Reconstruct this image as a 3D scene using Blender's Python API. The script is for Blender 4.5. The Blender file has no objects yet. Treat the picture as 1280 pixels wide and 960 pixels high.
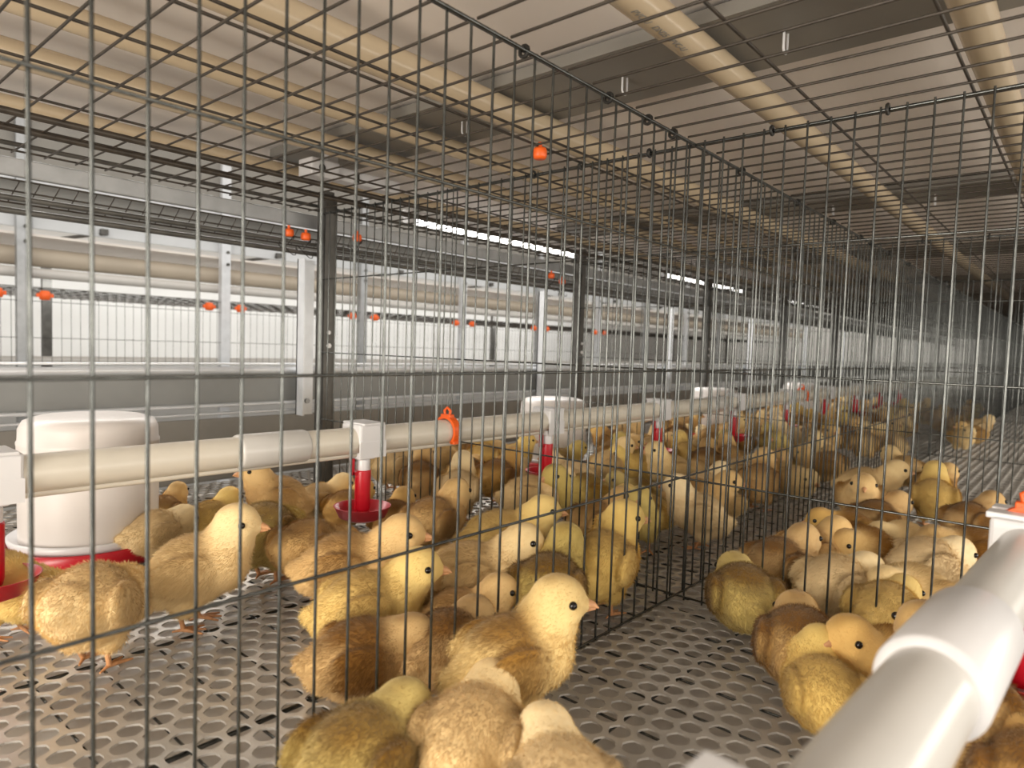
import bpy, bmesh, math, random
import numpy as np
from mathutils import Vector, Matrix
random.seed(7); rng = np.random.default_rng(11)
S = bpy.context.scene
COL = S.collection

# ------------------------------------------------------------------ camera
YAW, PITCH, ROLL, FPX = 0.7115, 0.0547, 0.0318, 838.97
CH = 0.2932
def cam_axes():
    cy, sy, cp, sp = math.cos(YAW), math.sin(YAW), math.cos(PITCH), math.sin(PITCH)
    F = Vector((-sy*cp, cy*cp, -sp)); r = Vector((cy, sy, 0)); u = r.cross(F)
    c, s = math.cos(ROLL), math.sin(ROLL)
    return F, c*r + s*u, -s*r + c*u
F_, R_, U_ = cam_axes()
CAMP = Vector((0, 0, CH))
cd = bpy.data.cameras.new('camera'); cam = bpy.data.objects.new('camera', cd); COL.objects.link(cam)
cd.sensor_width = 36; cd.lens = FPX/1280*36; cd.clip_start = 0.01; cd.clip_end = 100
m = Matrix((R_, U_, -F_)).transposed().to_4x4(); m.translation = CAMP; cam.matrix_world = m
cd.dof.use_dof = True; cd.dof.focus_distance = 0.75; cd.dof.aperture_fstop = 8
S.camera = cam
def at_z(px, py, z):           # where the sight line through a photo pixel meets the height z
    v = F_*FPX + R_*(px-640) - U_*(py-480); k = (z-CH)/v.z
    return CAMP + v*k

# ------------------------------------------------------------------ light
S.view_settings.view_transform = 'Standard'; S.view_settings.look = 'None'
S.view_settings.gamma = 1; S.view_settings.exposure = 0.42; S.view_settings.use_curve_mapping = False
W = bpy.data.worlds.new('world'); S.world = W; W.use_nodes = True
W.node_tree.nodes['Background'].inputs[0].default_value = (1.0, 0.93, 0.84, 1)
W.node_tree.nodes['Background'].inputs[1].default_value = 0.9
def area(name, loc, target, sx, sy, power, col):
    l = bpy.data.lights.new(name, 'AREA'); l.shape = 'RECTANGLE'; l.size = sx; l.size_y = sy
    l.energy = power; l.color = col
    o = bpy.data.objects.new(name, l); COL.objects.link(o); o.location = loc
    d = (Vector(target)-Vector(loc)).normalized()
    y = Vector((0, 1, 0)); x = y.cross(-d).normalized(); y2 = (-d).cross(x)
    mm = Matrix((x, y2, -d)).transposed().to_4x4(); mm.translation = loc; o.matrix_world = mm
    return o
area('left_aisle_lamp_light', (-2.1, 1.6, 1.15), (-0.7, 1.4, 0.0), 0.3, 5.0, 42, (1.0, 0.97, 0.92))
area('right_aisle_lamp_light', (1.15, 1.0, 0.30), (-0.4, 1.0, 0.42), 0.35, 4.0, 25, (1.0, 0.93, 0.82))
area('ceiling_fill_light', (-0.3, -1.0, 0.33), (-0.5, 0.8, 0.5), 1.2, 0.25, 18, (1.0, 0.93, 0.82))  # unseen fill added behind the camera to brighten the overhead belt
area('backing_fill_light', (-3.9, 3.3, 0.55), (-4.6, 3.3, 0.1), 0.1, 6.0, 13, (1.0, 1.0, .97))  # fill added inside the far row to brighten its white backing
area('far_front_lamp_light', (-2.3, 2.2, 1.0), (-3.3, 2.2, 0.3), 0.1, 6.0, 6, (0.97, 1.0, 1.0))

# ------------------------------------------------------------------ materials
def mat(name, col, rough=0.5, metal=0.0, noise=0.0, nscale=40, bump=0.0, bscale=200, spec=None, col2=None, trans=0, coat=0, emit=None):
    M = bpy.data.materials.new(name); M.use_nodes = True; nt = M.node_tree; b = nt.nodes['Principled BSDF']
    b.inputs['Base Color'].default_value = (*col, 1); b.inputs['Roughness'].default_value = rough; b.inputs['Metallic'].default_value = metal
    if spec is not None: b.inputs['Specular IOR Level'].default_value = spec
    if coat: b.inputs['Coat Weight'].default_value = coat
    if emit: b.inputs['Emission Color'].default_value = (*emit[0], 1); b.inputs['Emission Strength'].default_value = emit[1]
    tc = nt.nodes.new('ShaderNodeTexCoord')
    if noise or col2:
        n = nt.nodes.new('ShaderNodeTexNoise'); n.inputs['Scale'].default_value = nscale; n.inputs['Detail'].default_value = 5
        nt.links.new(tc.outputs['Object'], n.inputs['Vector'])
        mx = nt.nodes.new('ShaderNodeMix'); mx.data_type = 'RGBA'
        c2 = col2 if col2 else tuple(c*(1-noise) for c in col)
        rp = nt.nodes.new('ShaderNodeValToRGB'); rp.color_ramp.elements[0].position = .38; rp.color_ramp.elements[1].position = .62
        nt.links.new(n.outputs['Fac'], rp.inputs[0]); nt.links.new(rp.outputs[0], mx.inputs[0])
        mx.inputs[6].default_value = (*col, 1); mx.inputs[7].default_value = (*c2, 1)
        nt.links.new(mx.outputs[2], b.inputs['Base Color'])
    if bump:
        n = nt.nodes.new('ShaderNodeTexNoise'); n.inputs['Scale'].default_value = bscale
        nt.links.new(tc.outputs['Object'], n.inputs['Vector'])
        bp = nt.nodes.new('ShaderNodeBump'); bp.inputs['Strength'].default_value = bump; bp.inputs['Distance'].default_value = .001
        nt.links.new(n.outputs['Fac'], bp.inputs['Height']); nt.links.new(bp.outputs[0], b.inputs['Normal'])
    return M
M = dict(
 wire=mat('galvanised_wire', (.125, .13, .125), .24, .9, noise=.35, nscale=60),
 roofwire=mat('backlit_wire', (.065, .053, .042), .45, .35, noise=.3, nscale=60),  # overhead wires: their backlit, silhouetted darkness is put into the base colour
 floor=mat('perforated_steel', (.60, .565, .52), .40, .45, noise=.22, nscale=14, bump=.2, bscale=120),
 belt=mat('dusty_grey_belt', (.66, .62, .57), .3, 0, col2=(.46, .42, .38), nscale=9, bump=.3, bscale=60),
 ceilbelt=mat('warm_white_belt', (.86, .80, .75), .6, 0, noise=.08, nscale=3),
 rail=mat('cream_pvc_rail', (.56, .45, .31), .25, 0, noise=.06, nscale=5),
 pvc=mat('white_pvc', (.62, .60, .57), .28, 0, noise=.04, nscale=20),
 fitting=mat('white_fitting_plastic', (.71, .70, .71), .32, 0),
 cream=mat('cream_pipe_pvc', (.70, .65, .56), .33, 0, noise=.05, nscale=20),
 bucket=mat('milky_bucket_plastic', (.72, .67, .64), .35, 0, noise=.05, nscale=12),
 red=mat('red_plastic', (.50, .008, .02), .3, 0),
 orange=mat('orange_plastic', (.88, .13, .015), .4, 0),
 black=mat('black_clip_steel', (.03, .028, .025), .5, .4),
 galv=mat('galvanised_sheet', (.46, .47, .48), .42, .6, noise=.15, nscale=25),
 galvlight=mat('bright_galvanised_sheet', (.72, .74, .77), .35, .3, noise=.1, nscale=25),
 beam=mat('grey_steel_beam', (.26, .245, .22), .5, .1, noise=.1, nscale=12),
 dark=mat('dark_steel_post', (.13, .125, .115), .5, .5, noise=.3, nscale=30),
 trough=mat('grey_trough_sheet', (.25, .255, .25), .5, .1, noise=.08, nscale=12),
 panel=mat('pale_belt_panel', (.66, .68, .70), .5, 0, noise=.08, nscale=6),
 roll=mat('beige_belt_roll', (.50, .43, .34), .5, 0, noise=.12, nscale=6),
 wall=mat('white_sandwich_wall', (.80, .80, .79), .6, 0, noise=.05, nscale=3),
 concrete=mat('grey_concrete', (.30, .29, .28), .8, 0, noise=.2, nscale=4),
 led=mat('led_tube_glow', (.9, .9, .9), .4, 0, emit=((1, .96, .92), 5.0)),
 beak=mat('chick_beak', (.70, .36, .17), .45, 0, noise=.2, nscale=200),
 leg=mat('chick_leg_skin', (.62, .30, .13), .5, 0, noise=.2, nscale=200, bump=.4, bscale=900),
 eye=mat('chick_eye', (.008, .006, .005), .1, 0),
)
# chick down: the bird's own colour comes from the object colour, its darker markings from a vertex attribute
D = bpy.data.materials.new('chick_down'); D.use_nodes = True; nt = D.node_tree; b = nt.nodes['Principled BSDF']
b.inputs['Roughness'].default_value = .9; b.inputs['Specular IOR Level'].default_value = .15
b.inputs['Sheen Weight'].default_value = .25; b.inputs['Sheen Roughness'].default_value = .5; b.inputs['Sheen Tint'].default_value = (1, .9, .7, 1)
oi = nt.nodes.new('ShaderNodeObjectInfo'); at = nt.nodes.new('ShaderNodeAttribute'); at.attribute_name = 'mark'
tc = nt.nodes.new('ShaderNodeTexCoord'); n = nt.nodes.new('ShaderNodeTexNoise'); n.inputs['Scale'].default_value = 24; n.inputs['Detail'].default_value = 4
nt.links.new(tc.outputs['Object'], n.inputs['Vector'])
rp = nt.nodes.new('ShaderNodeValToRGB'); rp.color_ramp.elements[0].position = .35; rp.color_ramp.elements[1].position = .65
nt.links.new(n.outputs['Fac'], rp.inputs[0])
m1 = nt.nodes.new('ShaderNodeMath'); m1.operation = 'MULTIPLY_ADD'; nt.links.new(rp.outputs[0], m1.inputs[0]); m1.inputs[1].default_value = .16; nt.links.new(at.outputs['Fac'], m1.inputs[2])
m2 = nt.nodes.new('ShaderNodeMath'); m2.operation = 'MULTIPLY'; m2.use_clamp = True; nt.links.new(m1.outputs[0], m2.inputs[0]); nt.links.new(oi.outputs['Alpha'], m2.inputs[1])
mk = nt.nodes.new('ShaderNodeMix'); mk.data_type = 'RGBA'; mk.blend_type = 'MULTIPLY'
nt.links.new(m2.outputs[0], mk.inputs[0]); nt.links.new(oi.outputs['Color'], mk.inputs[6]); mk.inputs[7].default_value = (.36, .24, .10, 1)
nt.links.new(mk.outputs[2], b.inputs['Base Color'])
M['down'] = D

# ------------------------------------------------------------------ helpers
class MB:
    """collects shapes and links them as ONE mesh object"""
    def __init__(s): s.v = []; s.f = []; s.sm = []
    def add(s, v, f, smooth=False):
        o = len(s.v); s.v += [tuple(p) for p in v]; s.f += [tuple(i+o for i in q) for q in f]; s.sm += [smooth]*len(f); return s
    def box(s, a, c, bev=0):
        x0, y0, z0 = a; x1, y1, z1 = c
        if not bev:
            v = [(x, y, z) for x in (x0, x1) for y in (y0, y1) for z in (z0, z1)]
            return s.add(v, [(0,1,3,2),(4,6,7,5),(0,4,5,1),(2,3,7,6),(0,2,6,4),(1,5,7,3)])
        bm = bmesh.new(); bmesh.ops.create_cube(bm, size=1)
        for q in bm.verts: q.co = Vector(((q.co.x+.5)*(x1-x0)+x0, (q.co.y+.5)*(y1-y0)+y0, (q.co.z+.5)*(z1-z0)+z0))
        bmesh.ops.bevel(bm, geom=bm.edges[:], offset=bev, segments=2, affect='EDGES', profile=.5)
        bm.verts.index_update(); s.add([q.co for q in bm.verts], [[q.index for q in f.verts] for f in bm.faces], False); bm.free(); return s
    def tube(s, pts, r, n=8, cap=True):
        pts = [Vector(p) for p in pts]; rs = r if isinstance(r, (list, tuple)) else [r]*len(pts)
        v = []; f = []; up = None
        for i, p in enumerate(pts):
            d = (pts[min(i+1, len(pts)-1)]-pts[max(i-1, 0)]).normalized()
            if up is None: up = Vector((0,0,1)) if abs(d.z) < .9 else Vector((1,0,0))
            a = d.cross(up).normalized(); c = a.cross(d); up = c
            for k in range(n):
                t = 2*math.pi*k/n; v.append(p+a*math.cos(t)*rs[i]+c*math.sin(t)*rs[i])
        for i in range(len(pts)-1):
            for k in range(n):
                f.append((i*n+k, i*n+(k+1)%n, (i+1)*n+(k+1)%n, (i+1)*n+k))
        s.add(v, f, True)
        if cap:
            s.add(v[:n], [tuple(range(n))[::-1]]); s.add(v[-n:], [tuple(range(n))])
        return s
    def lathe(s, prof, c=(0,0,0), n=32):
        v = []; f = []
        for (r, z) in prof:
            for k in range(n):
                t = 2*math.pi*k/n; v.append((c[0]+r*math.cos(t), c[1]+r*math.sin(t), c[2]+z))
        for i in range(len(prof)-1):
            for k in range(n): f.append((i*n+k, i*n+(k+1)%n, (i+1)*n+(k+1)%n, (i+1)*n+k))
        return s.add(v, f, True)
    def mesh(s, name):
        me = bpy.data.meshes.new(name); me.from_pydata(s.v, [], s.f); me.polygons.foreach_set('use_smooth', s.sm); me.update(); return me
    def build(s, name, m, parent=None, loc=None):
        return link(name, s.mesh(name), m, parent, loc)
def link(name, me, m=None, parent=None, loc=None):
    if m and not me.materials: me.materials.append(M[m])
    o = bpy.data.objects.new(name, me); COL.objects.link(o)
    if parent: o.parent = parent
    if loc is not None: o.location = loc
    return o
def tag(o, label, cat, group=None, kind=None):
    if label: o['label'] = label
    if cat: o['category'] = cat
    if group: o['group'] = group
    if kind: o['kind'] = kind
    return o
def empty(name, loc=(0,0,0), rz=0):
    o = bpy.data.objects.new(name, None); COL.objects.link(o); o.location = loc; o.rotation_euler = (0,0,rz); o.empty_display_size = .02; return o
def copy_tree(o, parent=None):
    c = o.copy(); COL.objects.link(c)
    if parent: c.parent = parent
    for ch in list(o.children): copy_tree(ch, c)
    return c
def struct(name, mb, m):
    return tag(mb.build(name, m), None, None, kind='structure')

XP, XL, XR = -0.363, -1.12, 0.394        # middle partition, left and right cage fronts
T0, BAY, NB = -0.112, 0.84, 10            # cage bays along the row
HZ = (0.004, 0.145, 0.272, 0.410, 0.5326) # heights of the horizontal wires
ORD = ['nearest', 'second', 'third', 'fourth', 'fifth', 'sixth', 'seventh', 'eighth', 'ninth', 'tenth', 'eleventh']

# ------------------------------------------------------------------ the setting
struct('floor', MB().box((-7, -4, -1.25), (4, 16, -1.2)), 'concrete')
struct('wall_left', MB().box((-5.2, -4, -1.2), (-5.1, 16, 2.2)), 'wall')
struct('wall_right', MB().box((3.0, -4, -1.2), (3.1, 16, 2.2)), 'wall')
struct('wall_back', MB().box((-5.1, 12, -1.2), (3.0, 12.1, 2.2)), 'wall')

# ------------------------------------------------------------------ perforated floor panels
def floor_mesh(name, x0, x1, ncol, ny):
    px = (x1-x0)/ncol; py = BAY/ny; h = .0016; n = 12
    V = []; Fc = []
    ang = [2*math.pi*k/n for k in range(n)]
    # cell outline: hexagon with vertices in +-y ... rows run along y, columns alternate by half a pitch
    hexr = lambda t: 1/ max(abs(math.cos(t-a)) for a in (math.pi/6, math.pi/2, 5*math.pi/6))
    for i in range(ncol):
        for j in range(ny + (i % 2)):
            cx = x0+(i+.5)*px; cy = (j+(.5 if i % 2 == 0 else 0))*py
            if i % 2 == 1 and j in (0, ny): pass
            o = len(V)
            for t in ang:
                R = hexr(t)*py/2
                V.append((cx+R*math.cos(t)*px/(py*.866), min(max(cy+R*math.sin(t), 0), BAY), 0))
            for t in ang:
                r = (hexr(t)*.35+.65)*py/2*.80
                V.append((cx+r*math.cos(t)*px/(py*.866), min(max(cy+r*math.sin(t), 0.001), BAY-.001), 0))
            for k in range(n): V.append((V[o+n+k][0], V[o+n+k][1], -h))
            for k in range(n):
                a, c = k, (k+1) % n
                Fc.append((o+a, o+c, o+n+c, o+n+a)); Fc.append((o+n+a, o+n+c, o+2*n+c, o+2*n+a))
    me = bpy.data.meshes.new(name); me.from_pydata(V, [], Fc); me.update(); return me
def fwires(x0, x1):
    mb = MB()
    for k in range(17): mb.tube([(x0+.004, .02+k*.05, -.0045), (x1-.004, .02+k*.05, -.0045)], .0012, 5)
    for k in range(int((x1-x0)/.19)): mb.tube([(x0+.09+.19*k, .002, -.0082), (x0+.09+.19*k, BAY-.002, -.0082)], .002, 5)
    return mb.mesh('support_wires')
fm = {'left': (floor_mesh('floor_left', -1.33, XP, 51, 38), fwires(-1.33, XP)), 'right': (floor_mesh('floor_right', XP, XR, 40, 38), fwires(XP, XR))}
for side in ('left', 'right'):
    for k in range(NB):
        o = link('perforated_floor_panel', fm[side][0], 'floor', loc=(0, T0+k*BAY, 0))
        o2 = link('support_wires', fm[side][1], 'wire', o)
        tag(o, f"grey perforated metal cage floor with rounded holes, {ORD[k]} bay of the {side} cage" if k < 4 else f"grey perforated metal floor far down the {side} cage",
            'cage floor', 'perforated cage floor panels')
tag(MB().box((-1.36, -.6, -.028), (XR+.02, 10.5, -.024)).build('manure_belt', 'belt'), 'wide grey belt under the perforated cage floor', 'belt')

# ------------------------------------------------------------------ wire partitions and roofs
def wire_panel(n, sp, start, L, axis, heights, rv=.00112, rh=.00115):
    """vertical wires + horizontal wires in a plane; axis 0 = along x, 1 = along y"""
    mb = MB()
    def P(a, z, off=0): return (a, off, z) if axis == 0 else (off, a, z)
    for i in range(n):
        a = start+i*sp
        if a < L: mb.tube([P(a, .001), P(a, heights[-1]+.003)], rv, 6)
    for k, z in enumerate(heights): mb.tube([P(0, z, .002), P(L, z, .002)], rh*(1.5 if k == len(heights)-1 else 1), 6)
    return mb.mesh('wire_partition')
def ring_mb(c, axis):
    mb = MB(); pts = []
    for k in range(11):
        t = 2*math.pi*k/10*.93
        p = (.0044*math.cos(t), .0044*math.sin(t))
        pts.append((c[0]+p[0], c[1], c[2]+p[1]) if axis == 1 else (c[0], c[1]+p[0], c[2]+p[1]))
    mb.tube(pts, .0017, 6); return mb
off0 = (0.0871-(T0)) % .025
lm = wire_panel(40, .025, off0, BAY, 1, HZ)
for k in range(NB):
    o = link('middle_wire_partition', lm, 'wire', loc=(XP, T0+k*BAY, 0))
    tag(o, ['long wire mesh partition nearest the viewer, between the two cages', 'wire mesh partition between the cages just past the first cross partition'][k] if k < 2 else
        (f'wire mesh partition between the cages, {ORD[k]} panel along' if k < 4 else 'distant wire mesh panel between the two cages'), 'wire mesh', 'middle wire partitions')
    if k < 4:
        for a in ((.14, .36, .55, .735, .82) if k != 0 else (.535, .66, .735, .79)):
            link('clip', ring_mb((0, a, HZ[-1]), 1).mesh('clip'), 'black', o)
ml = wire_panel(60, .0225, .010, abs(XL-XP), 0, HZ)
mr = wire_panel(60, .0225, .014, XR-XP, 0, HZ)
for k in range(1, NB+1):
    for side, me, x0 in (('left', ml, XL), ('right', mr, XP)):
        o = link('cross_wire_partition', me, 'wire', loc=(x0, T0+k*BAY, 0))
        tag(o, f'cross wire mesh wall closing the {ORD[k-1]} bay of the {side} cage' if k < 4 else f'distant cross wire mesh wall in the {side} cage', 'wire mesh', 'cross wire partitions')
        if k < 3:
            for a in ((.09, .2) if side == 'right' else (.52, .60, .70)):
                link('clip', ring_mb((a, 0, HZ[-1]), 0).mesh('clip'), 'black', o)
def roof_mesh(x0, x1, xs):
    mb = MB(); z = HZ[-1]+.004
    for j in range(22): mb.tube([(x0, .02+j*.0382, z), (x1, .02+j*.0382, z)], .00135, 5)
    for x in xs: mb.tube([(x, 0, z+.002), (x, BAY, z+.002)], .0015, 6)
    return mb.mesh('roof')
rl = roof_mesh(-1.13, XP-.002, (-.372, -.50, -.525, -.62, -.741, -.857, -.99, -1.125)); rr = roof_mesh(XP+.002, XR, (-.22, -.096, .03, .155, .28, .39))
for k in range(NB):
    for side, me in (('left', rl), ('right', rr)):
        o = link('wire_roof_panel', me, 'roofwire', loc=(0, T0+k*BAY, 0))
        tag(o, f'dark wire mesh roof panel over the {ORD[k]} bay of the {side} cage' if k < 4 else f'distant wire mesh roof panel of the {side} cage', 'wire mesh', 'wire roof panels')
for x, lb in ((-.912, 'thick dark rod along the left edge of the wire roof'), (-.985, 'outermost dark rod beyond the left roof edge')):
    tag(MB().tube([(x, -.4, HZ[-1]+.001), (x, 9, HZ[-1]+.001)], .0042, 8).build('roof_edge_rod', 'roofwire'), lb, 'rod', 'roof edge rods')

# ------------------------------------------------------------------ belt, rails and beams overhead
tag(MB().box((-1.31, -.8, .632), (XR+.05, 10.5, .636)).build('overhead_belt', 'ceilbelt'), 'pale belt stretched above the cage roof', 'belt')
rails = [(-.095, .0160, 'round cream rail pipe with a bright streak, rightmost overhead'), (-.314, .0150, 'cream rail pipe with printed letters above the middle of the roof'),
         (-.590, .0185, 'broad tan rail pipe over the left cage, third from the right'), (-.760, .0125, 'thin tan rail pipe, fourth from the right'),
         (-.905, .0150, 'tan rail pipe, fifth from the right'), (-1.10, .0100, 'outermost thin tan rail pipe beside the left roof edge')]
for x, r, lb in rails:
    o = tag(MB().tube([(x, -.8, .594), (x, 10, .594)], r, 24).build('belt_rail_pipe', 'rail'), lb, 'pipe', 'overhead rail pipes')
for k in range(-1, 9):
    y = .625+k*BAY
    o = MB().box((-1.12, y, .6145), (XR, y+.14, .6165)).box((-1.12, y, .6165), (XR, y+.002, .628)).box((-1.12, y+.138, .6165), (XR, y+.14, .628)).build('cross_beam', 'beam')
    tag(o, 'flat dark grey cross beam overhead, nearest complete one' if k == 0 else ('dark grey cross beam overhead, next one after the nearest' if k == 1 else 'distant grey cross beam under the overhead belt'),
        'beam', 'overhead cross beams')
    if k in (0, 1):
        for x in (-.25, -.435, -.70):
            link('hook', MB().tube([(x, y+.06, .6145), (x, y+.06, .597), (x, y+.063, .594), (x, y+.067, .594), (x, y+.07, .597), (x, y+.07, .6145)], .0013, 8).mesh('hook'), 'fitting', o)
# printed letters on the second rail
tx = bpy.data.curves.new('printed_letters', 'FONT'); tx.body = 'PVC-U   DN25   PVC-U'; tx.size = .0095; tx.extrude = .0002
t0 = bpy.data.objects.new('t0', tx); COL.objects.link(t0)
tm = bpy.data.meshes.new_from_object(t0.evaluated_get(bpy.context.evaluated_depsgraph_get())); bpy.data.objects.remove(t0)
to = bpy.data.objects.new('printed_letters', tm); COL.objects.link(to); tm.materials.clear(); tm.materials.append(M['beam'])
for p in bpy.data.objects:
    if p.name.startswith('belt_rail_pipe') and 'printed' in p['label']: to.parent = p
to.matrix_world = Matrix.Translation((-.3125, .50, .5787)) @ Matrix.Rotation(math.radians(90), 4, 'Z') @ Matrix.Rotation(math.pi, 4, 'X')

# ------------------------------------------------------------------ water pipes
def pipe_dir(yaw): return Vector((math.sin(yaw), math.cos(yaw), 0))
def water_pipe(x0, y0, y1, z, r, yaw, m, label):
    d = pipe_dir(yaw); a = Vector((x0, y0, z)); c = a+d*(y1-y0)
    mb = MB().tube([a, c], r, 32); return tag(mb.build('water_pipe', m), label, 'pipe', 'water pipes')
LX, LZ = -.735, .163
water_pipe(LX, -.3, 9.5, LZ, .0178, 0, 'cream', 'cream water pipe running through the left cage')
tag(MB().tube([(LX, -.3, LZ-.019), (LX, 9.5, LZ-.019)], .004, 8).build('pipe_stiffener', 'cream'), 'thin ridge rod under the left cage water pipe', 'rod')
# the near pipe swings slightly towards the right
NY = math.radians(3.0); ND = pipe_dir(NY)
def near_pt(y, dz=0): return Vector((-.045+(y-.235)*math.tan(NY), y, .163+dz))
o = MB().tube([near_pt(-.25), near_pt(3.2)], .0172, 40).build('water_pipe', 'pvc'); tag(o, 'thick white water pipe in the lower right foreground', 'pipe', 'water pipes')

def coupling(parent_pts, r, label, m='fitting'):
    a, c = Vector(parent_pts[0]), Vector(parent_pts[1]); d = (c-a); L = d.length; d.normalize()
    mb = MB().tube([a, a+d*.0015, a+d*.004, a+d*(L-.004), a+d*(L-.0015), c], [r-.004, r-.0008, r, r, r-.0008, r-.004], 40, cap=False)
    return tag(mb.build('pipe_coupling', m), label, 'pipe coupling', 'pipe couplings')
coupling((near_pt(.305), near_pt(.395)), .0212, 'white sleeve joining the thick foreground pipe')
coupling(((LX, .372, LZ), (LX, .462, LZ)), .0203, 'cream sleeve on the left cage pipe right of the big white bucket', 'pvc')
coupling(((LX, 1.62, LZ), (LX, 1.70, LZ)), .0203, 'white sleeve on the left cage pipe far along', 'pvc')

def make_drinker():
    root = empty('nipple_drinker')
    # saddle clamped over the pipe (origin on the pipe axis)
    sd = MB().box((-.021, -.021, -.004), (.021, .021, .0225), .003).box((-.024, -.017, .0215), (.024, .017, .0245), .001)
    sd.box((-.0215, -.021, -.022), (-.019, .021, 0)).box((.019, -.021, -.022), (.0215, .021, 0)).box((-.010, -.013, -.026), (.010, .013, -.016), .002)
    sd.build('saddle', 'fitting', root)
    MB().lathe([(0, -.026), (.0085, -.026), (.0092, -.028), (.0092, -.040), (.0085, -.042), (0, -.042)], n=24).build('white_nipple', 'fitting', root)
    st = MB().lathe([(0, -.041), (.0102, -.041), (.0105, -.043), (.0100, -.092), (.0088, -.098), (0, -.098)], n=24)
    st.box((-.0035, -.019, -.046), (.0035, -.0095, -.042)).box((-.0035, -.0195, -.046), (.0035, -.0165, -.024)).box((-.001, -.0125, -.098), (.001, -.010, -.05))
    st.build('stem', 'red', root)
    MB().lathe([(0, -.110), (.018, -.1095), (.031, -.104), (.0375, -.090), (.0385, -.0895), (.0365, -.0895), (.030, -.101), (.017, -.1065), (0, -.107)], n=40).build('cup', 'red', root)
    MB().tube([(0, 0, -.098), (0, 0, -.1065)], .003, 10).build('nipple_pin', 'galv', root)
    return root
dr = make_drinker(); ys = [.146, .551, .955, 1.362, 1.79, 2.205, 2.63, 3.05, 3.47, 3.89]
names = ['red and white drinker cut by the left edge of the photo', 'red drinker with wide cup and white nipple standing clear left of the orange clip',
         'red and white drinker in front of the second white bucket', 'red drinker with a dark red cup just left of the standing chicks mid left cage', 'small red drinker over the brown chicks further along the left cage']
for i, y in enumerate(ys):
    o = dr if i == 0 else copy_tree(dr); o.location = (LX, y, LZ)
    tag(o, names[i] if i < len(names) else f'tiny distant red drinker, {ORD[i]} along the left cage pipe', 'drinker', 'red drinkers on the left cage pipe')
o = copy_tree(dr); o.location = near_pt(.60, -.002); o.rotation_euler = (0, 0, math.pi-NY); tag(o, 'red drinker half hidden below the foreground pipe at the right edge', 'drinker', 'red drinkers on the foreground pipe')
for ch in list(o.children):
    if ch.name.startswith('saddle'): bpy.data.objects.remove(ch)
o = copy_tree(dr); o.location = near_pt(.150); o.rotation_euler = (0, 0, -NY); tag(o, 'white saddle and red drinker on the foreground pipe at the bottom edge', 'drinker', 'red drinkers on the foreground pipe')
# square white joint on the near pipe
jb = MB(); c = near_pt(0); 
jb.box((-.0215, -.025, -.021), (.0215, .025, .0215), .003).box((-.0245, -.020, .020), (.0245, -.004, .0245), .001).box((-.0245, .004, .020), (.0245, .020, .0245), .001)
o = jb.build('pipe_joint', 'fitting', loc=near_pt(.60)); o.rotation_euler = (0, 0, -NY); tag(o, 'square white joint box on the foreground pipe below the orange clip', 'pipe joint')

def make_hanger():
    mb = MB(); R = .0195
    pts = [(R*math.cos(t), 0, R*math.sin(t)) for t in [math.radians(a) for a in range(-50, 231, 14)]]
    v = []; f = []
    for (x, _, z) in pts:
        k = 1+.0042/R
        v += [(x, -.006, z), (x, .006, z), (x*k, .006, z*k), (x*k, -.006, z*k)]
    for i in range(len(pts)-1):
        for j in range(4): f.append((i*4+j, i*4+(j+1) % 4, i*4+4+(j+1) % 4, i*4+4+j))
    f += [(0, 1, 2, 3), (len(v)-4, len(v)-1, len(v)-2, len(v)-3)]
    mb.add(v, f); mb.box((-.010, -.005, .020), (.010, .005, .026), .001).tube([(-.005, 0, .026), (-.0065, 0, .031), (0, 0, .036), (.0065, 0, .031), (.005, 0, .026)], .0022, 8)
    mb.box((.013, -.006, -.018), (.022, .006, -.013), .001).box((-.022, -.006, -.018), (-.013, .006, -.013), .001)
    return mb
hm = make_hanger().mesh('pipe_hanger')
for y, lb in ((.705, 'orange clip hanger gripping the cream pipe in the left cage'), (2.35, 'small distant orange clip hanger on the left cage pipe')):
    o = link('pipe_hanger', hm, 'orange', loc=(LX, y, LZ)); tag(o, lb, 'clip', 'orange pipe hangers')
    link('hanger_wire', MB().tube([(0, 0, .034), (0, .001, .15), (0, 0, HZ[-1]-LZ)], .0009, 6).mesh('hanger_wire'), 'wire', o)
o = link('pipe_hanger', hm, 'orange', loc=near_pt(.60, .0055)); tag(o, 'orange clip hanger on the foreground pipe at the right edge', 'clip', 'orange pipe hangers')
link('hanger_wire', MB().tube([(0, 0, .034), (0, 0, HZ[-1]-.17)], .0009, 6).mesh('hanger_wire'), 'wire', o)
def cap(loc, r, lb):
    mb = MB().lathe([(0, -.006), (r*.8, -.006), (r, -.003), (r, .004), (r*.85, .007), (0, .007)], n=20).tube([(0, 0, .006), (0, 0, .014)], .0025, 8)
    o = tag(mb.build('orange_stopper', 'orange', loc=loc), lb, 'stopper', 'orange roof stoppers')
    if loc[0] < -1:
        pts = [(.002+.010*math.sin(t*1.3), .012*math.cos(t)-.004, -.010-.004*t+.008*math.sin(t*2)) for t in [q*.45 for q in range(15)]]
        link('wire_curl', MB().tube(pts, .0009, 5).mesh('wire_curl'), 'black', o)
cap((-.523, .645, HZ[-1]-.004), .0085, 'round orange stopper hanging from the wire roof above the middle')
for y, z, lb in ((.665, .488, 'left one of two orange stoppers beside the top of the dark post'), (.700, .486, 'right one of two orange stoppers beside the dark post top'), (.815, .50, 'orange stopper just right of the dark post'),
                 (1.45, .489, 'orange stopper near the second post'), (1.50, .478, 'lower orange stopper touching the second post')):
    cap((-1.122, y, z), .009, lb)

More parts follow.
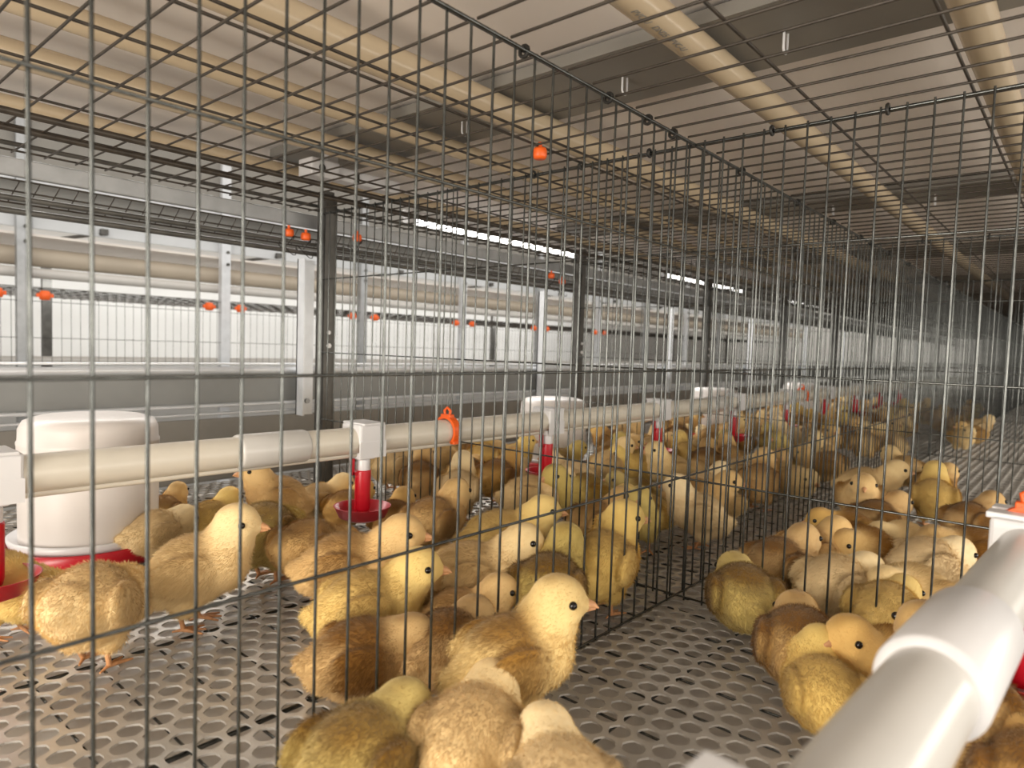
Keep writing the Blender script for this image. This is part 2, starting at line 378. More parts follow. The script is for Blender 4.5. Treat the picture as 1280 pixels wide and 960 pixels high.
# ------------------------------------------------------------------ feeder buckets
def make_bucket():
    root = empty('feed_bucket')
    MB().lathe([(0, .022), (.0785, .022), (.079, .03), (.0795, .10), (.080, .150), (.0805, .152), (.0805, .155), (.079, .157), (.0785, .172), (.074, .181), (.060, .186), (0, .188)], n=56).build('reservoir', 'bucket', root)
    MB().lathe([(0, .004), (.096, .004), (.100, .010), (.101, .026), (.0985, .028), (.097, .024), (.095, .012), (0, .012)], n=56).build('tray', 'red', root)
    MB().lathe([(.076, .020), (.088, .022), (.092, .034), (.089, .036), (.080, .030), (.077, .030)], n=56).build('rim_ring', 'fitting', root)
    return root
bk = make_bucket()
for i, (x, y, lb) in enumerate(((-.99, .304, 'large white feed bucket on a red tray behind the pipe at left'), (-.985, 1.30, 'second white feed bucket, right of the orange pipe clip'),
                                (-.985, 2.22, 'third white feed bucket, further along the left cage'), (-.985, 3.15, 'distant white feed bucket'))):
    o = bk if i == 0 else copy_tree(bk); o.location = (x, y, .0005); o.scale = (1, 1, 1.0 if i == 0 else .93); tag(o, lb, 'bucket', 'white feed buckets in the left cage')

# ------------------------------------------------------------------ left cage front: posts, trough, rods, lamps
for k in range(9):
    y = T0+BAY*(k+1)
    nm = ['dark steel post at the left end of the nearest cross partition', 'dark steel post at the end of the second cross partition'][k] if k < 2 else f'{ORD[k]} dark steel post along the left cage front'
    p = MB().box((XL-.012, y+.004, -.02), (XL+.012, y+.008, .575)).box((XL-.014, y+.004, -.02), (XL-.010, y+.045, .575)).box((XL+.010, y+.004, -.02), (XL+.014, y+.022, .575)).build('cage_post', 'dark')
    tag(p, nm, 'post', 'dark cage posts')
    link('bolt', MB().tube([(XL+.014, y+.014, .285), (XL+.0175, y+.014, .285)], .005, 6).tube([(XL+.014, y+.014, .31), (XL+.0165, y+.014, .31)], .004, 8).mesh('bolt'), 'fitting', p)
    s = MB().box((-1.318, y+.075, .13), (-1.314, y+.115, .47), 0).box((-1.318, y+.075, .13), (-1.29, y+.079, .47)).build('front_strut', 'galvlight')
    tag(s, ['pale galvanised strut beside the nearest dark post', 'pale galvanised strut beside the second dark post'][k] if k < 2 else f'{ORD[k]} pale galvanised strut along the left cage front', 'strut', 'pale front struts')
    link('bolt', MB().tube([(-1.314, y+.10, .16), (-1.309, y+.10, .16)], .006, 6).mesh('bolt'), 'galv', s)
y0, y1 = -.6, 9.5
tr = empty('feed_trough', (-1.34, 0, 0)); tag(tr, 'long grey feed trough along the left cage front', 'trough')
MB().box((-.004, y0, .163), (0, y1, .222), 0).box((-.10, y0, .160), (0, y1, .163)).build('side', 'trough', tr)
MB().tube([(0, y0, .228), (0, y1, .228)], .0072, 12).box((-.012, y0, .2385), (.002, y1, .2425), .001).build('rolled_lip', 'galvlight', tr)
MB().box((-.104, y0, .163), (-.10, y1, .222)).build('back', 'trough', tr)
tag(MB().tube([(-1.33, y0, .1565), (-1.33, y1, .1565)], .0036, 8).build('trough_rod', 'galvlight'), 'shiny rod just under the grey trough', 'rod', 'rods under the trough')
tag(MB().tube([(-1.335, y0, .140), (-1.335, y1, .140)], .0030, 8).build('trough_rod', 'galvlight'), 'lower thin rod under the grey trough', 'rod', 'rods under the trough')
tag(MB().box((-1.358, y0, .0), (-1.352, y1, .128)).box((-1.358, y0, .004), (-1.345, y1, .030)).build('front_sheet', 'beam'), 'grey metal sheet closing the left cage below the trough', 'metal sheet')
# upper front: beam, mesh strip, rods
tag(MB().box((-1.175, y0, .512), (-1.165, y1, .538), .002).build('front_beam', 'galv'), 'grey beam along the top of the left cage front', 'beam')
mb = MB()
for k in range(360): mb.tube([(-1.19, y0+.01+k*.025, .478), (-1.19, y0+.025+k*.025, .511)], .001, 4)
for z in (.478, .495, .511): mb.tube([(-1.19, y0, z), (-1.19, 8.5, z)], .0014, 5)
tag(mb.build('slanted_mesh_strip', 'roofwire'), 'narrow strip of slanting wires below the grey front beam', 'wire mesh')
tag(MB().box((-1.262, y0, .472), (-1.258, y1, .524)).build('back_strip', 'trough'), 'grey strip behind the slanting wires of the front', 'strip')
for z, r, lb in ((.479, .0042, 'upper of two dark rods along the left cage front'), (.461, .0042, 'lower of two dark rods along the left cage front'), (.553, .0034, 'dark rod above the grey front beam')):
    tag(MB().tube([(-1.15, y0, z), (-1.15, y1, z)], r, 8).build('front_rod', 'dark'), lb, 'rod', 'front rods')
for i, (a, c) in enumerate(((1.07, 1.84), (2.35, 3.15), (3.65, 4.45), (4.9, 5.7))):
    t = empty('led_tube_lamp', (-1.28, a, .592)); tag(t, 'bright white tube lamp just beyond the dark post' if i == 0 else ('second bright tube lamp further along the front' if i == 1 else 'distant glowing tube lamp'), 'lamp', 'tube lamps along the front')
    MB().tube([(0, .02, 0), (0, c-a-.02, 0)], .009, 16).build('glowing_tube', 'led', t)
    MB().box((-.014, 0, .008), (.014, c-a, .026), .002).build('housing', 'fitting', t)
    for q in (.15, c-a-.15): MB().box((-.006, q-.01, .024), (.006, q+.01, .0405)).build('hanger_bracket', 'galv', t)
    MB().tube([(0, 0, 0), (0, .022, 0)], .0105, 16).tube([(0, c-a-.022, 0), (0, c-a, 0)], .0105, 16).build('end_cap', 'fitting', t)
bx = empty('white_junction_box', (-1.0, .64, .578)); tag(bx, 'bright white bracket box over the wire roof above the dark post', 'box')
MB().box((-.02, -.02, -.014), (.02, .035, .016), .003).box((-.014, .035, -.010), (.014, .17, .012), .002).box((-.006, .02, .010), (.006, .04, .0545)).build('body', 'fitting', bx)
MB().tube([(.0201, 0, .001), (.0215, 0, .001)], .006, 12).box((.0141, .07, -.008), (.0155, .078, .010)).build('slot', 'black', bx)

# right cage front (out of the frame, kept simple but real)
for k in range(6):
    y = T0+BAY*(k+1); tag(MB().box((XR+.002, y, -.02), (XR+.006, y+.04, .575)).box((XR+.002, y, -.02), (XR+.03, y+.004, .575)).build('right_cage_post', 'dark'), 'dark steel post of the right cage front', 'post', 'right cage posts')

# ------------------------------------------------------------------ the row across the aisle
FX = -3.3
for k in range(-1, 9):
    y = .75+k*BAY
    p = MB().box((FX, y, -.6), (FX+.004, y+.045, 1.2)).box((FX-.03, y, -.6), (FX, y+.004, 1.2)).build('far_post', 'galvlight' if k % 2 else 'galv')
    tag(p, 'pale post across the aisle, outside the left edge' if k < 0 else f'{ORD[k].replace("nearest", "first")} pale post from the left in the row across the aisle', 'post', 'posts of the row across the aisle')
    link('bolt', MB().tube([(FX+.004, y+.03, .72), (FX+.012, y+.03, .72)], .008, 6).tube([(FX+.004, y+.03, .66), (FX+.012, y+.03, .66)], .008, 6).mesh('bolt'), 'dark', p)
    if k < 6:
        for dy, lb in ((-.07, 'left'), (.09, 'right')):
            mb = MB().lathe([(0, -.02), (.018, -.018), (.022, 0), (.016, .018), (0, .02)], n=14).box((-.006, -.03, -.008), (.006, .03, .008), .002)
            tag(mb.build('orange_latch', 'orange', loc=(FX+.022, y+dy, .445)), ('orange latch %s of the leftmost post across the aisle' % lb if k == 0 else ('orange latch %s of the second post across the aisle' % lb if k == 1 else 'orange latch %s of the %s post from the left across the aisle' % (lb, ORD[k].replace("nearest", "first")))), 'latch', 'orange latches across the aisle')
F0, F1 = -1.0, 11
tag(MB().box((FX-.03, F0, .80), (FX-.02, F1, .93), .003).build('white_panel_strip', 'panel'), 'white upper panel strip of the row across the aisle', 'panel')
tag(MB().box((FX-.05, F0, .72), (FX-.04, F1, .795), .003).build('grey_panel_strip', 'panel'), 'pale blue-grey panel strip under the white one across the aisle', 'panel')
tag(MB().box((FX-.06, F0, .93), (FX-.02, F1, 1.25)).build('upper_tier_front', 'beam'), 'dark grey front of the upper tier across the aisle', 'panel')
tag(MB().box((FX-1.1, F0, .690), (FX-.05, F1, .700)).build('far_tier_belt', 'ceilbelt'), 'pale underside of the tier across the aisle', 'belt')
tag(MB().tube([(FX-.12, F0, .61), (FX-.12, F1, .61)], .04, 24).build('belt_roll', 'roll'), 'thick beige roll along the row across the aisle', 'roll')
tag(MB().tube([(FX-.10, F0, .542), (FX-.10, F1, .542)], .022, 16).build('far_feed_pipe', 'pvc'), 'cream pipe under the beige roll across the aisle', 'pipe', 'pipes across the aisle')
for k in range(8):
    y = -.06+k*BAY*1.0
    tag(MB().tube([(FX-.035, y+1.13, .735), (FX-.35, y+.95, .700)], .008, 8).box((FX-.04, y+1.12, .73), (FX-.015, y+1.15, .755), .002).build('brace', 'dark'), f'short dark diagonal brace across the aisle, {ORD[k].replace("nearest", "first")} from the left', 'brace', 'braces across the aisle')
mb = MB()
for k in range(300): mb.tube([(FX, -.6+k*.035, .155), (FX, -.6+k*.035, .47)], .0010, 4)
for z in (.155, .27, .42, .47): mb.tube([(FX, -.6, z), (FX, 9.9, z)], .0012, 4)
tag(mb.build('far_front_mesh', 'wire'), 'fine wire mesh front of the row across the aisle', 'wire mesh')
mb = MB()
for k in range(130): mb.tube([(FX-.01, -.6+k*.08, .475), (FX-.9, -.6+k*.08, .475)], .0016, 4)
for k in range(8): mb.tube([(FX-.03-.12*k, -.6, .478), (FX-.03-.12*k, 9.9, .478)], .0022, 4)
tag(mb.build('far_roof_mesh', 'roofwire'), 'wire roof of the row across the aisle', 'wire mesh')
tag(MB().tube([(FX-.3, F0, .165), (FX-.3, F1, .165)], .020, 16).build('far_water_pipe', 'pvc'), 'white water pipe inside the row across the aisle', 'pipe', 'pipes across the aisle')
tag(MB().box((FX-.01, F0, -.01), (FX+.10, F1, .135), .006).build('far_trough', 'galvlight'), 'pale trough front of the row across the aisle', 'trough')
tag(MB().box((FX-1.2, F0, .0), (FX-.012, F1, .006)).build('far_cage_floor', 'floor'), 'grey cage floor of the row across the aisle', 'cage floor')
tag(MB().box((FX-1.22, F0, -.1), (FX-1.21, F1, .70)).build('far_back_curtain', 'wall'), 'white bright backing behind the row across the aisle', 'panel')
for k in range(6):
    tag(MB().box((FX-.75, 1.02+k*1.68, .0), (FX-.72, 1.06+k*1.68, .69)).build('far_inner_post', 'dark'), f'dark inner post behind the mesh across the aisle, {ORD[k].replace("nearest", "first")} from the left', 'post', 'inner posts across the aisle')

# ------------------------------------------------------------------ chicks
def ell(bm, c, r, pitch=0, yaw=0):
    mm = Matrix.Translation(c) @ Matrix.Rotation(yaw, 4, 'Z') @ Matrix.Rotation(-pitch, 4, 'Y') @ Matrix.Diagonal((*r, 1))
    bmesh.ops.create_uvsphere(bm, u_segments=24, v_segments=16, radius=1, matrix=mm)
def smoothstep(a, b, x):
    t = np.clip((x-a)/(b-a), 0, 1); return t*t*(3-2*t)
def make_chick(pose, hyaw=0.0, strands=20000):
    """origin on the ground between the feet, heading +X, about 11 cm tall"""
    P = {'alert': dict(b=(0, 0, .052), pitch=.42, br=(.024, 0, .058), nk=(.031, 0, .078), hd=(.038, 0, .094), leg=.024),
         'stand': dict(b=(-.004, 0, .051), pitch=.18, br=(.026, 0, .055), nk=(.039, 0, .070), hd=(.050, 0, .083), leg=.024),
         'sit':   dict(b=(0, 0, .034), pitch=.12, br=(.024, 0, .036), nk=(.036, 0, .050), hd=(.045, 0, .062), leg=.0),
         'rest':  dict(b=(0, 0, .035), pitch=.05, br=(.020, 0, .035), nk=(.027, 0, .043), hd=(.040, 0, .050), leg=.0),
         'peck':  dict(b=(-.006, 0, .052), pitch=-.22, br=(.022, 0, .045), nk=(.041, 0, .045), hd=(.057, 0, .035), leg=.024)}[pose]
    bm = bmesh.new(); V = Vector
    ell(bm, P['b'], (.038, .0325, .0325), P['pitch']); ell(bm, P['br'], (.026, .0285, .028), 0)
    back = V(P['b'])+V((-.026*math.cos(P['pitch']), 0, -.026*math.sin(P['pitch'])))
    ell(bm, back, (.021, .0235, .0215), 0); ell(bm, back+V((-.018, 0, .004)), (.010, .011, .008), -.4)
    for s in (-1, 1):
        ell(bm, V(P['b'])+V((-.006, s*.0300, .004)), (.027, .0065, .019), P['pitch']-.25, -s*.08)
        if P['leg']: ell(bm, V((-.004, s*.014, P['b'][2]-.024)), (.014, .011, .015), 0)
    nk, hd = V(P['nk']), V(P['hd'])
    ell(bm, nk, (.0232, .0232, .0235), 0)
    hy = Matrix.Rotation(hyaw, 3, 'Z'); piv = nk+V((-.004, 0, 0)); hd2 = piv+hy@(hd-piv)
    tilt = {'peck': -.9, 'rest': -.25}.get(pose, -.05)
    ell(bm, hd2, (.0214, .0190, .0192), tilt, hyaw); Rh = Matrix.Rotation(hyaw, 3, 'Z') @ Matrix.Rotation(-tilt, 3, 'Y')
    for s in (-1, 1): ell(bm, hd2+Rh@V((.006, s*.009, -.006)), (.012, .010, .010), 0)
    ell(bm, hd2+Rh@V((.017, 0, -.002)), (.0075, .0075, .0075), 0)
    me = bpy.data.meshes.new('tmp'); bm.to_mesh(me); bm.free()
    tmp = bpy.data.objects.new('tmp', me); COL.objects.link(tmp)
    r = tmp.modifiers.new('r', 'REMESH'); r.mode = 'VOXEL'; r.voxel_size = .0026; r.use_smooth_shade = True
    sm = tmp.modifiers.new('s', 'SMOOTH'); sm.factor = .5; sm.iterations = 9
    dg = bpy.context.evaluated_depsgraph_get(); body = bpy.data.meshes.new_from_object(tmp.evaluated_get(dg)); body.name = 'chick_body'
    bpy.data.objects.remove(tmp); bpy.data.meshes.remove(me)
    body.calc_loop_triangles()
    co = np.empty(len(body.vertices)*3); body.vertices.foreach_get('co', co); co = co.reshape(-1, 3)
    if not P['leg']: co[:, 2] = np.maximum(co[:, 2], .003+.15*(co[:, 2]-.003)); body.vertices.foreach_set('co', co.ravel()); body.update()
    nr = np.empty_like(co).ravel(); body.vertices.foreach_get('normal', nr); nr = nr.reshape(-1, 3)
    tri = np.empty(len(body.loop_triangles)*3, dtype=np.int32); body.loop_triangles.foreach_get('vertices', tri); tri = tri.reshape(-1, 3)
    bc = np.array(P['b'])
    def mark(p):
        # darker back stripe and wings, plain head and breast
        wing = smoothstep(.018, .027, np.abs(p[:, 1]))*smoothstep(.030, .008, np.abs(p[:, 2]-bc[2]-.004))*smoothstep(.034, .010, np.abs(p[:, 0]-bc[0]+.006))
        stripe = smoothstep(bc[2]+.012, bc[2]+.028, p[:, 2])*smoothstep(.022, .004, p[:, 0])*.8
        hdm = smoothstep(.012, .002, np.abs(p[:, 1]-hd2.y))*smoothstep(hd2.z+.006, hd2.z+.016, p[:, 2])*smoothstep(.02, .03, p[:, 0])*.35
        return np.clip(.75*wing+stripe+hdm, 0, 1)
    def setmark(mesh, vals):
        a = mesh.attributes.new('mark', 'FLOAT', 'POINT'); a.data.foreach_set('value', vals.astype(np.float32))
    setmark(body, mark(co)); body.materials.clear(); body.materials.append(M['down'])
    # fuzz: thin blades combed backwards
    A, B, C = co[tri[:, 0]], co[tri[:, 1]], co[tri[:, 2]]
    ar = np.linalg.norm(np.cross(B-A, C-A), axis=1); pr = ar/ar.sum()
    ti = rng.choice(len(tri), strands, p=pr); u = rng.random((strands, 2)); k = u.sum(1) > 1; u[k] = 1-u[k]
    w0 = (1-u.sum(1))[:, None]; p = A[ti]*w0+B[ti]*u[:, :1]+C[ti]*u[:, 1:]
    nn = nr[tri[ti, 0]]*w0+nr[tri[ti, 1]]*u[:, :1]+nr[tri[ti, 2]]*u[:, 1:]; nn /= np.linalg.norm(nn, axis=1)[:, None]+1e-9
    # no fuzz right over the eyes
    eyes = [np.array(hd2+Rh@V((.0085, s*.0185, .0025))) for s in (-1, 1)]
    ok = (np.linalg.norm(p-eyes[0], axis=1) > .0048) & (np.linalg.norm(p-eyes[1], axis=1) > .0048)
    bk_ = np.array(hd2+Rh@V((.026, 0, -.003))); ok &= np.linalg.norm(p-bk_, axis=1) > .006
    p, nn = p[ok], nn[ok]; N = len(p)
    comb = np.tile([-1., 0, -.55], (N, 1))+rng.normal(0, .35, (N, 3)); comb -= nn*(comb*nn).sum(1)[:, None]; comb /= np.linalg.norm(comb, axis=1)[:, None]+1e-9
    onh = smoothstep(.03, .02, np.linalg.norm(p-np.array(hd2), axis=1))
    L = (.0058-.0026*onh)*(.6+.7*rng.random(N)); lift = np.radians(rng.uniform(14, 44, N))*(1-.35*onh)
    d = comb*np.cos(lift)[:, None]+nn*np.sin(lift)[:, None]
    wv = np.cross(nn, d); wv /= np.linalg.norm(wv, axis=1)[:, None]+1e-9; wv = wv+nn*rng.normal(0, .25, (N, 1)); hw = .00034*(.7+.6*rng.random(N))
    q = p-nn*.0006; fv = np.empty((N*3, 3)); fv[0::3] = q-wv*hw[:, None]; fv[1::3] = q+wv*hw[:, None]; fv[2::3] = q+d*L[:, None]
    fm_ = bpy.data.meshes.new('down'); fm_.from_pydata(fv.tolist(), [], np.arange(N*3).reshape(-1, 3).tolist()); setmark(fm_, np.repeat(mark(p), 3)); fm_.materials.append(M['down'])
    root = bpy.data.objects.new('chick', body); COL.objects.link(root)
    link('down', fm_, None, root)
    # beak
    mb = MB(); b0 = hd2+Rh@V((.0214, 0, -.002))
    mb.tube([b0-Rh@V((.004, 0, 0)), b0+Rh@V((.001, 0, .0004)), b0+Rh@V((.0055, 0, -.0004)), b0+Rh@V((.0092, 0, -.0022))], [.0040, .0038, .0024, .0004], 10)
    mb.tube([b0+Rh@V((-.004, 0, -.0022)), b0+Rh@V((.001, 0, -.0026)), b0+Rh@V((.0068, 0, -.0030))], [.0034, .0030, .0006], 10)
    mb.build('beak', 'beak', root)
    for s in (-1, 1):
        bm = bmesh.new(); bmesh.ops.create_uvsphere(bm, u_segments=14, v_segments=10, radius=.0031, matrix=Matrix.Translation(hd2+Rh@V((.0085, s*.0167, .0025))))
        e = bpy.data.meshes.new('eye'); bm.to_mesh(e); bm.free(); e.polygons.foreach_set('use_smooth', [True]*len(e.polygons)); link('eye', e, 'eye', root)
    if P['leg']:
        for s in (-1, 1):
            mb = MB(); y = s*.0135; fx = .004+.006*s
            mb.tube([(-.004, y, P['b'][2]-.026), (-.009+fx*.3, y, .022), (fx-.004, y, .004)], [.0036, .0023, .0021], 8)
            for a in (-.55, 0, .5): mb.tube([(fx-.004, y, .0035), (fx-.004+.008*math.cos(a), y+.008*math.sin(a), .0030), (fx-.004+.019*math.cos(a), y+.019*math.sin(a), .0016)], [.0020, .0017, .0008], 7)
            mb.tube([(fx-.004, y, .0035), (fx-.013, y-s*.002, .0016)], [.0017, .0008], 7)
            mb.build('leg', 'leg', root)
    return root
PROTO = {}
def proto(pose, hy):
    k = (pose, hy)
    if k not in PROTO: PROTO[k] = make_chick(pose, math.radians(hy)); PROTO[k]['used'] = 0
    return PROTO[k]
CC = {'yellow': (.84, .62, .22, .6), 'pale': (.90, .69, .36, .7), 'cream': (.93, .75, .45, .5), 'buff': (.82, .57, .26, .9), 'golden': (.76, .49, .17, 1.0),
      'brown': (.66, .44, .19, 1.3), 'olive': (.66, .51, .18, 1.1), 'mixed': (.88, .67, .31, 1.2)}
placed = []
def place(loc, rz, pose, hy, col, sc, label, group=None, parts=True):
    pr = proto(pose, hy)
    if not pr['used']: o = pr; pr['used'] = 1
    else:
        o = pr.copy(); COL.objects.link(o)
        for ch in pr.children:
            if not parts and ch.name.split('.')[0] == 'leg': continue
            c = ch.copy(); COL.objects.link(c); c.parent = o
    o.location = loc; o.rotation_euler = (0, 0, rz); o.scale = (sc,)*3
    base = CC[col]; j = [random.uniform(-.03, .03)]*3; c = (*[min(1, max(0, base[i]+j[i])) for i in range(3)], base[3]*random.uniform(.85, 1.15))
    o.color = c
    for ch in o.children: ch.color = c
    tag(o, label, 'chick', group); placed.append((loc[0], loc[1], .043*sc)); return o
# px, py of the body middle, heading seen in the picture (0 right, 90 away, 180 left, 270 towards), pose, head turn, colour, size, label
HZC = {'alert': .054, 'stand': .052, 'sit': .036, 'rest': .036, 'peck': .05}
T = [
 # foreground cage
 (634, 826, 25, 'alert', -22, 'mixed', 1.15, 'pale yellow chick standing upright with brown wing in the foreground, head turned right'),
 (575, 930, 75, 'rest', 0, 'pale', 1.15, 'fluffy pale chick at the bottom edge in front of the upright chick'),
 (468, 948, 60, 'rest', 0, 'olive', 1.1, 'out of focus olive chick at the bottom edge, left of the pale fluffy one'),
 (700, 1000, 100, 'rest', 0, 'cream', 1.1, 'cream chick back barely seen at the bottom edge, right of the pale fluffy one'),
 (1000, 808, 72, 'rest', 0, 'brown', 1.15, 'round buff brown chick hunched left of the foreground pipe'),
 (1030, 866, 85, 'sit', -45, 'yellow', .95, 'yellow headed chick sitting against the white foreground pipe'),
 (1118, 832, 190, 'sit', 10, 'golden', 1.1, 'golden chick facing left, tucked under the foreground pipe'),
 (1215, 900, 75, 'stand', 0, 'brown', 1.15, 'brown chick below the right side of the foreground pipe'),
 (1262, 965, 60, 'rest', 0, 'golden', 1.15, 'golden brown chick in the lower right corner'),
 # left cage, front
 (6, 735, 0, 'peck', 0, 'yellow', 1.05, 'yellow chick cut by the left edge, bending to the red tray'),
 (120, 757, 92, 'peck', 0, 'pale', 1.2, 'large pale chick seen from behind, second from the left edge'),
 (240, 712, 22, 'alert', -15, 'pale', 1.2, 'tall pale chick looking right, standing beside the large pale one'),
 (195, 668, 60, 'rest', 0, 'cream', 1.05, 'cream chick back behind the tall pale chick'),
 (262, 652, 75, 'sit', 0, 'yellow', 1.0, 'yellow chick back just right of the white bucket'),
 (206, 640, 90, 'stand', 0, 'buff', .8, 'small buff chick peeping round the white bucket'),
 (352, 622, 195, 'alert', 10, 'buff', 1.1, 'buff chick looking left, under the cream pipe'),
 (335, 668, 80, 'peck', 0, 'olive', 1.25, 'dull yellow chick seen from behind, right of the tall pale chick'),
 (392, 688, 60, 'peck', 0, 'buff', 1.15, 'buff chick leaning towards the red drinker cup'),
 (400, 626, 40, 'sit', 0, 'pale', 1.0, 'pale chick back left of the red drinker stem'),
 (432, 634, 60, 'sit', 0, 'golden', .95, 'golden chick back touching the red drinker stem'),
 (436, 708, 12, 'stand', -10, 'buff', 1.2, 'buff chick with lowered head looking right, below the red cup'),
 (478, 752, 30, 'stand', -25, 'yellow', 1.1, 'yellow chick whose eye shows just under the slanting wire'),
 (542, 652, 60, 'stand', 0, 'buff', 1.12, 'buff chick with its back turned, right of the red cup'),
 (492, 650, 80, 'sit', 0, 'golden', 1.0, 'golden chick behind the red cup'),
 (588, 722, 15, 'stand', -12, 'pale', 1.15, 'pale chick looking right in the middle, behind the dark one'),
 (628, 672, 15, 'stand', -10, 'yellow', 1.15, 'yellow chick with eye toward the viewer, middle of the left cage'),
 (690, 704, 170, 'sit', 0, 'brown', 1.0, 'dark brown chick crouching in the middle of the left cage'),
 (768, 706, 60, 'alert', -50, 'yellow', 1.18, 'slim yellow chick standing tall at the partition corner'),
 (722, 745, 70, 'stand', 0, 'olive', 1.15, 'olive backed chick right behind the upright foreground chick'),
 (462, 818, 22, 'rest', -10, 'brown', 1.1, 'dark brown backed chick pressed against the near partition, rump to the left'),
 (550, 812, 60, 'rest', 0, 'brown', 1.1, 'brown chick behind wires, left of the upright foreground chick'),
 (505, 770, 30, 'sit', 0, 'buff', 1.0, 'buff chick between the dark backed chick and the yellow one'),
 (560, 765, 20, 'sit', 0, 'buff', 1.0, 'buff chick lying behind the upright foreground chick'),
 (525, 598, 90, 'alert', 0, 'brown', 1.05, 'brown headed chick facing away under the orange clip, left side'),
 (573, 612, 85, 'alert', 0, 'cream', 1.1, 'cream chick facing away below the orange clip'),
 (622, 596, 60, 'stand', 0, 'golden', 1.1, 'golden brown chick behind, right of the orange clip'),
 (604, 572, 90, 'alert', 0, 'yellow', 1.05, 'yellow chick in the back row right of the orange clip'),
 (663, 620, 10, 'stand', 0, 'pale', 1.12, 'pale buff chick in front of the second bucket'),
 (640, 572, 20, 'alert', 0, 'yellow', 1.0, 'yellow chick left of the second bucket'),
 (728, 618, 200, 'stand', 15, 'olive', 1.15, 'yellow-brown chick facing left, right of the second bucket'),
 (762, 582, 20, 'alert', -10, 'pale', 1.1, 'pale chick with raised head near the third drinker'),
 (800, 586, 180, 'stand', 0, 'yellow', 1.05, 'yellow chick facing left beside the third drinker'),
 (838, 588, 190, 'alert', 0, 'pale', 1.1, 'pale upright chick right of the third drinker'),
 (812, 640, 150, 'sit', 0, 'yellow', 1.0, 'yellow and cream chick alone behind the partition corner'),
 (882, 578, 70, 'stand', 0, 'brown', 1.1, 'brown chick below the fourth drinker'),
 (925, 592, 10, 'stand', 0, 'cream', 1.1, 'cream chick right of the brown one under the fourth drinker'),
 (880, 610, 30, 'stand', 0, 'cream', 1.0, 'cream chick below the brown one near the middle partition'),
 (900, 628, 200, 'sit', 0, 'pale', 1.0, 'pale pinkish chick lying beside the middle partition'),
 # right cage
 (934, 742, 84, 'rest', 0, 'olive', 1.15, 'olive yellow chick sitting at the foot of the cross partition'),
 (972, 705, 30, 'sit', 0, 'brown', 1.12, 'brown chick sitting behind the olive yellow one'),
 (1010, 690, 20, 'sit', 0, 'buff', 1.1, 'light buff chick behind the brown sitting one'),
 (1052, 735, 20, 'rest', 0, 'cream', 1.15, 'cream chick lying behind the cross partition wires'),
 (1098, 765, 40, 'rest', 0, 'yellow', 1.05, 'yellow chick lying right against the cross partition beside the pipe'),
 (1086, 690, 200, 'rest', 0, 'brown', 1.1, 'russet chick lying in the middle of the right cage'),
 (1140, 742, 200, 'rest', 0, 'pale', 1.1, 'pale chick lying close to the foreground pipe'),
 (1155, 705, 10, 'rest', 0, 'cream', 1.15, 'long cream chick stretched out in the right cage'),
 (1205, 690, 180, 'rest', 0, 'brown', 1.15, 'dark brown chick lying just left of the white joint box'),
 (1128, 678, 190, 'rest', 0, 'pale', 1.0, 'pale chick lying behind the russet one'),
 (1095, 650, 20, 'sit', 0, 'brown', 1.1, 'brown backed chick sitting along the partition in the right cage'),
 (1212, 652, 20, 'stand', 0, 'brown', 1.0, 'russet brown chick standing, head by the orange clip'),
 (1168, 622, 60, 'alert', 0, 'yellow', 1.1, 'yellow chick standing at the back of the right cage group'),
 (1060, 665, 160, 'rest', 0, 'golden', 1.05, 'golden chick lying against the partition in the right cage'),
]
SC = .92
pos = [at_z(t[0], t[1], HZC[t[3]]*t[6]*SC) for t in T]
home = [p.copy() for p in pos]
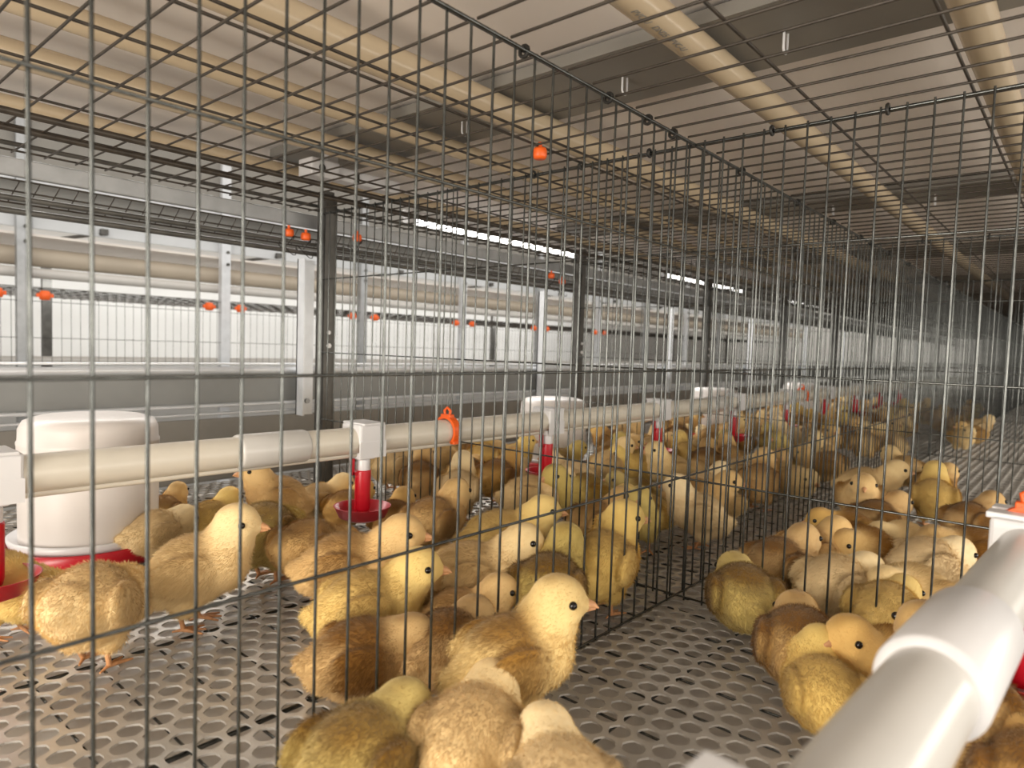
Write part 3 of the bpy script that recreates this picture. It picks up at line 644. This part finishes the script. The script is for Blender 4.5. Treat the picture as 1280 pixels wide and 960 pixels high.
for it in range(60):
    for i in range(len(pos)):
        for j in range(i):
            dx, dy = pos[i].x-pos[j].x, pos[i].y-pos[j].y; d = math.hypot(dx, dy)+1e-6; need = .070*SC*(T[i][6]+T[j][6])/2
            if d < need:
                k = (need-d)*.4/d; pos[i].x += dx*k; pos[i].y += dy*k; pos[j].x -= dx*k; pos[j].y -= dy*k
    for i in range(len(pos)):
        p = pos[i]
        if home[i].x < XP: p.x = min(p.x, XP-.036)
        else: p.x = max(p.x, XP+.036)
        p.x += (home[i].x-p.x)*.06; p.y += (home[i].y-p.y)*.06
        if abs(p.y-(T0+BAY)) < .036: p.y = T0+BAY+(.036 if home[i].y > T0+BAY else -.036)
for p, (px, py, a, pose, hy, col, sc, lb) in zip(pos, T):
    place((p.x, p.y, .001), YAW+math.radians(a), pose, hy, col, sc*SC, lb)
def free(x, y, r=.075): return all((x-q[0])**2+(y-q[1])**2 > r*r for q in placed)
def crowd(x0, x1, ya, yb, n, zone, parts=True, r=.075):
    c = 0
    for _ in range(n*40):
        if c >= n: break
        x, y = random.uniform(x0, x1), random.uniform(ya, yb)
        if not free(x, y, r) or any(math.hypot(x+.985, y-b) < .14 for b in (.304, 1.30, 2.22, 3.15)) or any(math.hypot(x-LX, y-b) < .055 for b in ys): continue
        if any(abs(y-(T0+k*BAY)) < .05 for k in range(11)): continue
        col = random.choice(['yellow', 'pale', 'pale', 'cream', 'buff', 'buff', 'golden', 'brown', 'olive'])
        pose, hy = random.choice([('alert', 0), ('alert', 10), ('stand', 0), ('stand', 0), ('sit', 0), ('rest', 0)])
        a = random.choice([0, 90, 180, 270])+random.uniform(-35, 35)
        face = ['facing right', 'seen from behind', 'facing left', 'facing the viewer'][int(((a+45) % 360)//90)]
        act = {'alert': 'upright', 'stand': 'standing', 'sit': 'sitting', 'rest': 'lying'}[pose]
        where = ('against the middle partition' if x > -.50 else 'near the middle partition' if x > -.66 else 'under the pipe' if x > -.80 else 'by the cage front') if x < XP else 'close to the partition'
        place((x, y, .001), YAW+math.radians(a), pose, hy, col, random.uniform(.90, 1.05), f'{col} chick {act} {where}, {face}, {zone}', f'chicks {zone}', parts); c += 1
crowd(-1.08, -.42, .80, 1.52, 26, 'second left bay')
crowd(-1.08, -.42, 1.62, 2.36, 30, 'third left bay', False)
crowd(-1.08, -.42, 2.46, 4.0, 46, 'far left cage', False)
crowd(-.32, -.20, 1.25, 1.7, 4, 'back of right cage', False)
crowd(-.32, -.26, 2.46, 3.2, 3, 'far right cage', False)
for o in bpy.data.objects:
    if 'used' in o: del o['used']
